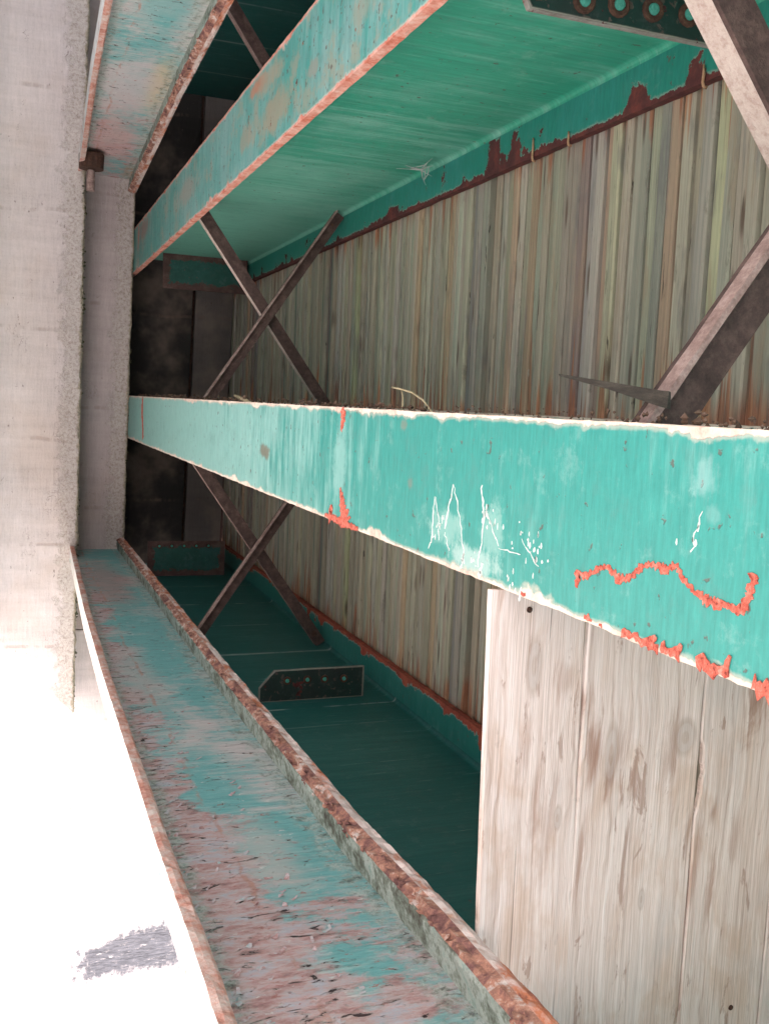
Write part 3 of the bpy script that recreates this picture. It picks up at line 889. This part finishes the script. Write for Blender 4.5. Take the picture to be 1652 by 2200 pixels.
stiffener(B_up, 1.405, -0.7175, -0.606, 0.70, 1.10, 0.035, [(-0.6318, 0.826), (-0.637, 0.888), (-0.641, 0.951), (-0.645, 1.019)], br=0.019)
stiffener(B_low, 3.0, 0.9515, 0.850, 0.75, 1.10, 0.05, [(0.884, 0.84), (0.884, 0.9066), (0.885, 0.9645), (0.887, 1.03)], br=0.013)
stiffener(B_up, 5.20, -0.7175, -0.545, 0.735, 1.165, 0, [], mat=M_plate_far, br=0.013)
stiffener(B_low, 5.30, 0.9515, 0.765, 0.70, 1.11, 0, [(0.79, 0.76 + 0.065 * k) for k in range(5)], mat=M_plate_far, br=0.013)


stiffener(B_mid, 0.954, 0.111, 0.012, 0.63, 0.78, 0, [], mat=M_plate)

# ---- peeled paint, chips and drips on the underside of the middle beam
def ragged_strip(pts, w, z, amp=0.5, step=0.003, h=0.0008):
    """ragged flat strip under a flange following a polyline in plan (x, y, half-width factor)"""
    P = []
    for a, b in zip(pts[:-1], pts[1:]):
        L = math.hypot(b[0] - a[0], b[1] - a[1])
        n = max(1, int(L / step))
        for k in range(n):
            t = k / n
            P.append(tuple(a[q] + (b[q] - a[q]) * t for q in range(3)))
    P.append(tuple(pts[-1]))
    v, f = [], []
    for i, p in enumerate(P):
        a, b = P[max(i - 1, 0)], P[min(i + 1, len(P) - 1)]
        dx, dy = b[0] - a[0], b[1] - a[1]
        L = math.hypot(dx, dy) or 1
        nx, ny = -dy / L, dx / L
        wl = w * p[2] * (1 + amp * random.uniform(-1, 1))
        wr = w * p[2] * (1 + amp * random.uniform(-1, 1))
        for s in (-wl, wr):
            v.append((p[0] + nx * s, p[1] + ny * s, z - h))
            v.append((p[0] + nx * s, p[1] + ny * s, z + 0.0005))
    for i in range(len(P) - 1):
        o = i * 4
        f += [(o, o + 4, o + 6, o + 2), (o, o + 1, o + 5, o + 4), (o + 2, o + 6, o + 7, o + 3)]
    f.append((0, 2, 3, 1))
    o = (len(P) - 1) * 4
    f.append((o, o + 1, o + 3, o + 2))
    return v, f


sq = [(0.1931, 0.9552), (0.1768, 0.9533), (0.1766, 0.934), (0.1621, 0.9098), (0.1611, 0.8921), (0.1694, 0.8737), (0.1655, 0.8574), (0.1511, 0.8388), (0.1442, 0.8201), (0.1457, 0.801), (0.1389, 0.78), (0.1469, 0.7741), (0.1587, 0.7533), (0.1643, 0.7327), (0.1626, 0.7075), (0.1632, 0.6862), (0.1486, 0.6792), (0.1285, 0.6759)]
v, f = ragged_strip([(x, y, 0.55 + 0.9 * abs(nz(i * 0.9, 2, 3)) + 0.5 * (i % 4 == 1)) for i, (x, y) in enumerate(sq)], 0.0040, ZB - 0.0002, 0.75, 0.0022)
me = mesh('peeled_paint', v, f)
o = link_obj('peeled_paint', me, M_primer, B_mid)
o['label'] = 'zigzag line of bare red primer'
parts = [ragged_strip([(0.0085, 1.822, .8), (0.020, 1.813, 1.3), (0.030, 1.811, 1.0), (0.0503, 1.822, .5)], 0.009, ZB - 0.0002)]
parts.append(ragged_strip([(0.160, 1.812, .3), (0.18, 1.80, .9), (0.20, 1.79, 1.5), (0.227, 1.775, 2.2)], 0.012, ZB - 0.0002))
parts.append(ragged_strip([(0.2005, 1.856, .6), (0.213, 1.87, 1.2), (0.227, 1.86, 2.0)], 0.008, ZB - 0.0002))
parts.append(ragged_strip([(0.222, 1.90, .4), (0.223, 1.80, 1.0), (0.225, 1.70, .4)], 0.008, ZB - 0.0002))
parts.append(ragged_strip([(0.012, 4.81, .8), (0.06, 4.83, 1.2), (0.12, 4.81, 1.0), (0.20, 4.77, .9)], 0.018, ZB - 0.0002, step=0.008))
for k, (v, f) in enumerate(parts):
    v = [(a, b, c - 0.00035 * (k % 5)) for a, b, c in v]
    link_obj('peeled_paint', mesh('peeled_paint', v, f), M_primer, B_mid)
# flaking along the outer edge
parts = []
for (y0, y1, wd) in ((0.935, 0.92, .5), (0.862, 0.80, .9), (0.795, 0.768, .8), (0.74, 0.70, 1.0), (0.665, 0.60, 1.5), (0.905, 0.90, .4), (1.08, 1.07, .3)):
    n = max(2, int((y0 - y1) / 0.008))
    parts.append(ragged_strip([(0.2245 - 0.003 * random.random(), y0 + (y1 - y0) * k / n, wd * (0.5 + random.random())) for k in range(n + 1)], 0.0055, ZB - 0.0002, 0.7))
for (x0, x1, y) in ((0.206, 0.226, 0.700), (0.212, 0.226, 0.768), (0.213, 0.225, 0.808)):
    parts.append(ragged_strip([(x0, y - .004, .5), ((x0 + x1) / 2, y, 1.0), (x1, y + .004, 1.4)], 0.004, ZB - 0.0003, 0.6))
for k, (v, f) in enumerate(parts):
    v = [(a, b, c - 0.00035 * (k % 5)) for a, b, c in v]
    link_obj('peeled_paint', mesh('peeled_paint', v, f), M_primer, B_mid)
# white drips and spatter
parts = []
random.seed(21)


def drip(x0, y0, x1, y1, w):
    n = 7
    parts.append(ragged_strip([(x0 + (x1 - x0) * k / n + random.uniform(-.0016, .0016), y0 + (y1 - y0) * k / n + random.uniform(-.003, .003), 0.25 + 0.9 * (k / n) * (1.3 - k / n)) for k in range(n + 1)], w, ZB - 0.0002, 0.75, 0.004, 0.0005))


for (x0, y0, x1, y1, w) in ((0.1319, 1.3603, 0.198, 1.368, .0022), (0.1067, 1.2966, 0.176, 1.322, .0026), (0.0987, 1.2071, 0.150, 1.196, .0028), (0.1067, 1.2966, 0.150, 1.272, .0016), (0.1319, 1.3603, 0.178, 1.335, .0014), (0.130, 1.19, 0.213, 1.205, .0020), (0.1315, 1.189, 0.175, 1.150, .0014), (0.15, 1.268, 0.214, 1.248, .0018), (0.0842, .7522, 0.122, .760, .0010), (0.1552, 1.089, 0.185, 1.045, .0012), (0.205, 1.19, 0.224, 1.20, .0055), (0.200, 1.25, 0.222, 1.26, .0045), (0.19, 1.36, 0.212, 1.376, .002), (0.18, 1.32, 0.205, 1.30, .0014), (0.176, 1.15, 0.178, 1.09, .0012)):
    drip(x0, y0, x1, y1, w)
for k in range(70):
    cx, cy = random.choice([(0.135, 1.19), (0.14, 1.16), (0.15, 1.09), (0.16, 1.05), (0.172, 1.04), (0.165, 1.335), (0.172, 1.345), (0.21, 1.1), (0.2, 1.22), (0.11, .757)])
    x, y = random.gauss(cx, 0.009), random.gauss(cy, 0.012)
    L = random.uniform(.002, .009)
    r = random.uniform(.0006, .0016)
    parts.append(ragged_strip([(x, y, .4), (x + L * .6, y, 1.3), (x + L, y, .5)], r, ZB - 0.0002, 0.5, 0.003, 0.0005))
v, f = merge(parts)
o = link_obj('white_drip', mesh('white_drip', v, f), M_white, B_mid)
o['kind'] = 'stuff'

# rust clusters hanging from the top flange of the upper beam
random.seed(5)


# ------------------------------------------------------------------ steel channels
def chan(name, label, xf, zb, sgn, wmat, y0, y1, ztop=ZB - 0.004):
    """C section: web with its open side towards the eye. xf(y): tip line of the flanges, sgn: +1 web lies at larger x"""
    c = thing(name, label, 'channel', (xf(2.5), 2.5, 0.25), 'steel channels below the deck beams')
    FLW = 0.062
    TT = 0.041          # swollen rusted top lip
    BT = 0.022
    xo = lambda y: xf(y)
    zt = ztop
    # web
    n = 12
    pr = []
    for k in range(n + 1):
        t = k / n
        pr.append((sgn * FLW, 0.0 + t, 0.0, None))
    pr2 = [(sgn * (FLW + 0.012), 1 - k / n, 0.0, None) for k in range(n + 1)]

    def zs(y, t):
        lo, hi = zb(y) + BT, zt - 0.034
        return lo + (hi - lo) * t
    ys_h = 0.30
    pr = [(x, t, min(t, 1 - t) * ys_h, None) for x, t, _, _ in pr] + [(x, t, min(t, 1 - t) * ys_h, None) for x, t, _, _ in pr2]
    link_obj('web', extrude('web', pr, y0, y1, 0.06, xo, zs), wmat, c)
    # top flange: tapered, thick ragged tip
    tip = [(0.0, zt - 0.002, 0, (sgn, 0.3)), (-0.0015 * sgn, zt - 0.010, 0, (sgn, 0.4)), (-0.001 * sgn, zt - 0.020, 0, (sgn, 0.9)), (0.002 * sgn, zt - 0.030, 0, (1.6 * sgn, 1.2)), (0.007 * sgn, zt - TT + 0.006, 0, (1.8 * sgn, 1.8)), (sgn * 0.012, zt - TT + 0.001, 0.01, (sgn, 1.2)),
           (sgn * 0.020, zt - 0.0395, 0.012, (0, .8)), (sgn * 0.034, zt - 0.038, 0.025, (0, .6)), (sgn * 0.048, zt - 0.036, 0.045, (0, .3)), (sgn * FLW, zt - 0.0345, 0.06, None), (sgn * (FLW + 0.012), zt - 0.034, 0.06, None), (sgn * (FLW + 0.012), zt, 0.06, None), (sgn * 0.03, zt, 0.03, None)]
    tmi = [0, 0, 2, 2, 2, 1, 1, 1, 1, 1, 1, 0, 0]
    tf = link_obj('top_flange', extrude('top_flange', tip, y0, y1, 0.009, xo, jit=0.0075, jscale=17, mi=tmi), [M_lip, M_lip_in, M_flake], c)
    # loose flakes of rust along the lip
    v, f = [], []
    for k in range(430):
        y = y0 + 0.2 + (y1 - y0 - 0.3) * random.random() ** 1.3
        px = xo(y) + sgn * random.uniform(-0.002, 0.016)
        pz = zt - random.uniform(0.026, 0.042)
        r0 = random.uniform(0.003, 0.010)
        o = len(v)
        a0 = random.uniform(0, 6.28)
        for q in range(5):
            a = a0 + q * 1.2566
            rr = r0 * random.uniform(0.5, 1.3)
            v.append((px + sgn * random.uniform(-.002, .003), y + rr * 1.3 * math.cos(a), pz + rr * 0.7 * math.sin(a)))
        v.append((px - sgn * random.uniform(.001, .004), y, pz))
        v.append((px + sgn * 0.006, y, pz + 0.002))
        for q in range(5):
            f.append((o + q, o + (q + 1) % 5, o + 5))
            f.append((o + (q + 1) % 5, o + q, o + 6))
    fl = link_obj('rust_flake', mesh('rust_flake', v, f), M_flake, c)
    fl['kind'] = 'stuff'
    bot = [(0.0, 0.0, 0, (sgn, 0.5)), (-0.001 * sgn, 0.4, 0, (sgn, 0)), (0.0, 0.8, 0, (sgn, 0.002)), (0.003 * sgn, 1.0, 0, (0.6 * sgn, 0.03)), (sgn * 0.03, 1.0, 0.03, None), (sgn * (FLW + 0.012), 1.0, 0.06, None), (sgn * (FLW + 0.012), 0.0, 0.0, None), (sgn * 0.045, 0.0, 0.02, None), (sgn * 0.02, 0.0, 0.02, None)]
    bot = [(x, z, e, (j[0], 0) if j else None) for x, z, e, j in bot]
    mi = [1, 1, 1, 1, 1, 0, 0, 0, 0]
    link_obj('bottom_flange', extrude('bottom_flange', bot, y0, y1, 0.011, xo, lambda y, t: zb(y) + BT * t, jit=0.005, jscale=14, mi=mi), [M_under, M_lip_low], c)
    return c


def lin(pts):
    def fn(y):
        if y <= pts[0][0]:
            return pts[0][1]
        for (a, va), (b, vb) in zip(pts[:-1], pts[1:]):
            if y <= b:
                return va + (vb - va) * (y - a) / (b - a)
        return pts[-1][1]
    return fn


C_low = chan('steel_channel', 'rusted channel with flaking blue grey web, between sunlit concrete and boards', lin([(-2, 0.69), (0.9, 0.693), (1.2, 0.702), (1.6, 0.730), (2.7, 0.752), (5.6, 0.770)]),
             lin([(-2, 0.224), (1.0, 0.224), (1.8, 0.236), (2.8, 0.246), (3.6, 0.258), (5.4, 0.305)]), 1, M_chl, -0.6, 5.72)
random.seed(12)
v, f = [], []
for k in range(330):
    y = 0.95 + 1.6 * random.random() ** 1.6
    z = 0.262 + 0.19 * random.random() ** 1.5
    if nz(y * 9, z * 16, 4) < -0.05:
        continue
    L, W = random.uniform(0.004, 0.015), random.uniform(0.002, 0.006)
    ang = random.gauss(0.35, 0.5)
    dz, dy = math.cos(ang), math.sin(ang)
    lift = random.uniform(0.001, 0.0042)
    xw = lin([(-2, 0.69), (0.9, 0.693), (1.2, 0.702), (1.6, 0.730), (2.7, 0.752), (5.6, 0.770)])(y) + 0.0617
    o = len(v)
    for i in range(4):
        t = i / 3
        for j in (-1, 0, 1):
            w = W * (1 - 0.5 * t * abs(j)) * random.uniform(.7, 1.2)
            v.append((xw - lift * t ** 1.7 - 0.0003 - random.uniform(0, .0004), y + dy * L * t - dz * w * j, z + dz * L * t + dy * w * j))
    for i in range(3):
        for j in range(2):
            a = o + i * 3 + j
            f.append((a, a + 1, a + 4, a + 3))
pf = link_obj('paint_flake', mesh('paint_flake', v, f), M_flakep, C_low)
pf['kind'] = 'stuff'
C_up = chan('steel_channel', 'rusted channel with teal, lilac and yellow stained web below the dark beam', lin([(-2, -1.22), (2.9, -1.118), (3.8, -1.09), (5.3, -0.985)]),
            lin([(-2, 0.20), (2.87, 0.252), (3.8, 0.272), (4.7, 0.298), (5.4, 0.31)]), -1, M_chu, -0.6, 5.19)


# ------------------------------------------------------------------ angle braces
def angle(label, a, b, heel, out, mats, w=0.05, t=0.0065, w2=None, group='rusty angle braces between the beams'):
    """L section from a to b. heel: direction (in the frame plane) towards the heel; out: -1 leg towards the eye, +1 away"""
    a, b = Vector(a), Vector(b)
    d = (b - a).normalized()
    h = Vector(heel)
    h = (h - d * h.dot(d)).normalized()
    yv = Vector((0, out, 0))
    # section coordinates: p along -h (into the plane leg), q along out
    flat = [(0, 0), (w, 0), (w, t), (0, t)]
    w2 = w2 or w
    lg = [(0, t + 0.0002), (t, t + 0.0002), (t, w2), (0, w2)]
    root = thing('angle_brace', label, 'brace', tuple((a + b) / 2), group)
    for nm, sec, mt in (('flat_leg', flat, mats[0]), ('outstanding_leg', lg, mats[1])):
        n = 26
        v, f = [], []
        for i in range(n + 1):
            c = a + (b - a) * i / n
            for k, (p, q) in enumerate(sec):
                j = 0.0007 * nz(c.x * 40 + k * 5, c.y, c.z * 40)
                v.append(tuple(c - h * (p - w * 0.5 + j) + yv * (q + j)))
        for i in range(n):
            for k in range(4):
                p, q = i * 4 + k, i * 4 + (k + 1) % 4
                f.append((p, q, q + 4, p + 4))
        f += [(3, 2, 1, 0), tuple(n * 4 + k for k in range(4))]
        if d.cross(-h).dot(yv) < 0:
            f = [tuple(reversed(q)) for q in f]
        link_obj(nm, mesh(nm, v, f), mt, root)
    for e, s in ((a, 1), (b, -1)):
        c = e + d * 0.05 * s
        bo = bolt_mesh('bolt', (c.x, c.y - (0.0005 if out > 0 else -t - 0.006) - (0.0 if out > 0 else 0.0135), c.z), None, 0.011, 0.006, 0.004)
        link_obj('bolt', bo, [M_bolt, M_bolt], root)
    return root


HL, HU = (0.6, 0, -0.8), (-0.6, 0, -0.8)     # heel towards picture lower-left / upper-left
YFR = 3.70
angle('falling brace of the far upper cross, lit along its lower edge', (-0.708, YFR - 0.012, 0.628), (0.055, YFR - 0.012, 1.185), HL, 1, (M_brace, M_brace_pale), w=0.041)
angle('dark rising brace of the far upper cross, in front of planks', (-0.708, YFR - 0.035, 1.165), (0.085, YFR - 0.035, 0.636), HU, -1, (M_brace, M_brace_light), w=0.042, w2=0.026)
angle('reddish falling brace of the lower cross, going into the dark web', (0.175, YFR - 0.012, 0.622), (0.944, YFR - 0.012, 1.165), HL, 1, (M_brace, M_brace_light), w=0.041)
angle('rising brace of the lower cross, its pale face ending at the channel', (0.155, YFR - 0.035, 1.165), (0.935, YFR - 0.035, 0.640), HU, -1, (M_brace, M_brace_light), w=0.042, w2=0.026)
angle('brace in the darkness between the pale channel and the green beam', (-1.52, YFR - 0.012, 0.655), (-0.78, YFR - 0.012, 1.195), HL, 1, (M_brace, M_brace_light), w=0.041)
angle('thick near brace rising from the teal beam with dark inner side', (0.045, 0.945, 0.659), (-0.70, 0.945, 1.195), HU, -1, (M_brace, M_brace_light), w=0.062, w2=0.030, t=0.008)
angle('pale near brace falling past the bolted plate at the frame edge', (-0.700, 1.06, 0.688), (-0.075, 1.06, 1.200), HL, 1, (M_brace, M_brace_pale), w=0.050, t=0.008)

# ------------------------------------------------------------------ board partition
bp = thing('board_partition', 'partition of pale grey weathered boards closing the bay below the teal beam', 'partition', (0.53, 1.17, 0.6))


def board(z0, z1, x0, x1, shift, notch=None, slope=0.0, seed=0):
    n = 90
    v, f = [], []
    y0, y1 = 1.155, 1.163
    for i in range(n + 1):
        x = x0 + (x1 - x0) * i / n
        lo = z0 + 0.0012 * nz(x * 12, seed, 0) + slope * (x - 0.5)
        hi = z1 + 0.0012 * nz(x * 12, seed + 4, 0) + slope * (x - 0.5)
        if notch:
            c, wd, dp = notch
            q = max(0, 1 - ((x - c) / wd) ** 4)
            lo += dp * q * (0.75 + 0.5 * nz(x * 60, 3, 3))
        if z0 < 0.61 and x > 0.842:
            lo = 0.6215
        fy = 0.0012 * nz(x * 3, seed, 7)
        m4 = (hi - lo)
        for (yy, zz) in ((y1, lo), (y0 + 0.002 + fy, lo), (y0 + fy, lo + 0.0025), (y0 + fy * 2, lo + m4 / 2), (y0 + fy, hi - 0.0025), (y0 + 0.002 + fy, hi), (y1, hi)):
            v.append((x, yy, zz))
    k = 7
    for i in range(n):
        for j in range(k):
            a, b = i * k + j, i * k + (j + 1) % k
            f.append((a, a + k, b + k, b))
    f.append(tuple(range(k)))
    f.append(tuple(reversed(range(n * k, n * k + k))))
    o = link_obj('board', mesh('board', v, f), M_board, bp)
    for nx_ in (0.262, 0.90):
        nb = bolt_mesh('nail_head', (nx_, y0 - 0.0008, (z0 + z1) / 2 + 0.02 * (seed - 2)), None, 0.0042, 0.002, 0.0012)
        link_obj('nail_head', nb, [M_bolt, M_bolt], o)
    o['shift'] = shift
    return o


board(0.6005, 0.7482, 0.234, 0.944, 0.13, seed=1, slope=0.02)
board(0.7492, 0.9522, 0.130, 0.944, 0.52, seed=2)
board(0.9532, 1.106, 0.130, 0.944, 0.81, notch=(0.522, 0.058, 0.011), seed=3)
board(1.107, 1.184, 0.130, 0.944, 0.37, seed=4)

# ------------------------------------------------------------------ small things
# rusted anchor bolt at the end of the upper channel
t = thing('anchor_bolt', 'rusty round headed bolt at the ledge end of the stained channel', 'bolt', (-1.03, 4.80, 0.352))


def disc_x(name, x0, x1, r, y, z, mat, S=18, rim=0.012, parent=None):
    v, f = [], []
    prof = [(x0, r * 0.55), (x0 + rim * 0.5, r * 0.93), (x0 + rim, r), (x1, r), (x1, r * 0.2)]
    for (x, rr) in prof:
        for k in range(S):
            a = 2 * math.pi * k / S
            q = 1 + 0.06 * nz(math.cos(a) * 2, math.sin(a) * 2, x * 20)
            v.append((x, y + rr * q * math.cos(a), z + rr * q * math.sin(a)))
    for j in range(len(prof) - 1):
        for k in range(S):
            a, b = j * S + k, j * S + (k + 1) % S
            f.append((a, b, b + S, a + S))
    f.append(tuple(reversed(range(S))))
    f.append(tuple(range((len(prof) - 1) * S, len(prof) * S)))
    return link_obj(name, mesh(name, v, f), mat, parent)


disc_x('head', -1.075, -1.000, 0.055, 4.80, 0.352, M_bolt, parent=t)
disc_x('shank', -0.999, -0.905, 0.018, 4.80, 0.350, M_brace_light, parent=t)

# bent nails holding the planks to the top flange of the upper beam
for k, (y, z, L, lab) in enumerate(((2.20, 1.128, 0.062, 'bent nail over the large rust patch on the green beam'),
                                    (2.035, 1.160, 0.034, 'short bent nail on the flange edge, between the other two'),
                                    (1.567, 1.158, 0.045, 'bent nail on the flange edge nearest the bolted plate'))):
    x = -0.606
    pts = [(x - 0.020, y + 0.004, 1.1845 - L * .75), (x - 0.012, y + .003, 1.183 - L * .5), (x + 0.002, y - 0.002, 1.1835 - L * .2), (x + 0.006, y, 1.188), (x + 0.008, y + 0.003, 1.205)]
    pts = [(x - 0.050 * (L / .06), y + 0.004, 1.1815), (x - 0.025 * (L / .06), y + 0.001, 1.1810), (x - 0.006, y + 0.002, 1.1805), (x + 0.0015, y, 1.1815), (x + 0.003, y + 0.0005, 1.188)]
    v, f = tube(pts, 0.0030, 7, [0.6, 1.0, 0.9, 1.1, 1.2])
    tag(link_obj('bent_nail', mesh('bent_nail', v, f, smooth=True), M_nail), lab, 'nail', 'bent nails along the flange')

# dry straw on the teal beam
v, f = merge([tube([(-0.034, 1.666, 0.640), (-0.031, 1.63, 0.641), (-0.025, 1.575, 0.642), (-0.012, 1.515, 0.638), (0.006, 1.45, 0.626), (0.02, 1.42, 0.622)], 0.0017, 6),
              tube([(-0.027, 1.62, 0.641), (-0.016, 1.60, 0.636), (0.010, 1.57, 0.624)], 0.0013, 6)])
tag(link_obj('dry_straw', mesh('dry_straw', v, f, smooth=True), M_straw), 'thin pale straw arching over the chipped edge of the teal beam', 'straw')
v, f = merge([tube([(-0.012, 2.95, 0.634), (0.0, 2.80, 0.628), (0.012, 2.65, 0.623)], 0.007, 7, [.5, 1, .7])])
tag(link_obj('twig', mesh('twig', v, f, smooth=True), M_straw), 'short pale twig in the dirt on the teal beam', 'twig')

# dark splinter of wood
pts = [(-0.0515, -0.0495, 1.137, 0.668), (-0.0410, -0.0330, 1.02, 0.662), (-0.0300, -0.0135, 0.90, 0.652), (-0.0290, -0.0110, 0.880, 0.650)]
v, f = [], []
for (xa, xb, y, z) in pts:
    v += [(xa, y, z - 0.001), (xb, y, z - 0.002), (xb + 0.001, y + 0.002, z + 0.004), (xa + 0.001, y + 0.002, z + 0.003)]
for i in range(len(pts) - 1):
    for k in range(4):
        a, b = i * 4 + k, i * 4 + (k + 1) % 4
        f.append((a, b, b + 4, a + 4))
f += [(3, 2, 1, 0), tuple((len(pts) - 1) * 4 + k for k in range(4))]
tag(link_obj('wood_splinter', mesh('wood_splinter', v, f), M_splint), 'long dark pointed wood splinter on the teal beam, touching the thick near brace', 'splinter')

# dirt piled on the bottom flange of the middle beam
random.seed(33)
dv, df = [], []
for k in range(2600):
    y = 0.6 + 4.6 * random.random() ** 1.25
    d = 0.5 + 0.9 * max(-0.4, nz(y * 3, 4, 4))
    x = random.uniform(0.0, 0.05)
    r = random.uniform(0.0010, 0.0034) * (0.5 + d) * (0.6 + 0.45 * y)
    z = ZB + FT + r * 0.4 + random.uniform(0, 0.008)
    c = Vector((x + random.uniform(-.009, 0.002), y, z))
    o = len(dv)
    for q in ((1, 0, 0), (-1, 0, 0), (0, 1, 0), (0, -1, 0), (0, 0, 1), (0, 0, -1)):
        dv.append(tuple(c + Vector(q) * r * random.uniform(.5, 1.4)))
    for a, b, e in ((0, 2, 4), (2, 1, 4), (1, 3, 4), (3, 0, 4), (2, 0, 5), (1, 2, 5), (3, 1, 5), (0, 3, 5)):
        df.append((o + a, o + b, o + e))
o = link_obj('dirt', mesh('dirt', dv, df), M_dirt)
tag(o, 'crumbs of brown dirt strewn along the top of the teal beam flange', 'dirt')
o['kind'] = 'stuff'

# cobweb in the corner under the top flange of the upper beam
c0 = Vector((-0.690, 2.775, 1.128))
ends = [(-0.712, 2.90, 1.07), (-0.714, 2.84, 1.085), (-0.7125, 2.68, 1.13), (-0.63, 2.84, 1.1825), (-0.66, 2.76, 1.1825), (-0.70, 2.70, 1.16)]
parts = []
for e in ends:
    e = c0.lerp(Vector(e), 0.75 if e[0] < -0.70 else 0.55)
    mid = (c0 + e) / 2 + Vector((0, 0, -0.004))
    parts.append(tube([tuple(c0), tuple(mid), tuple(e)], 0.0011, 5, [2.6, 1.0, .5]))
for a, b in zip(ends[:-1], ends[1:]):
    p, q = c0.lerp(Vector(a), .35), c0.lerp(Vector(b), .35)
    parts.append(tube([tuple(p), tuple(q)], 0.0012, 5))
v, f = merge(parts)
tag(link_obj('cobweb', mesh('cobweb', v, f), M_web), 'small grey cobweb in the corner below the green beam top flange', 'cobweb')
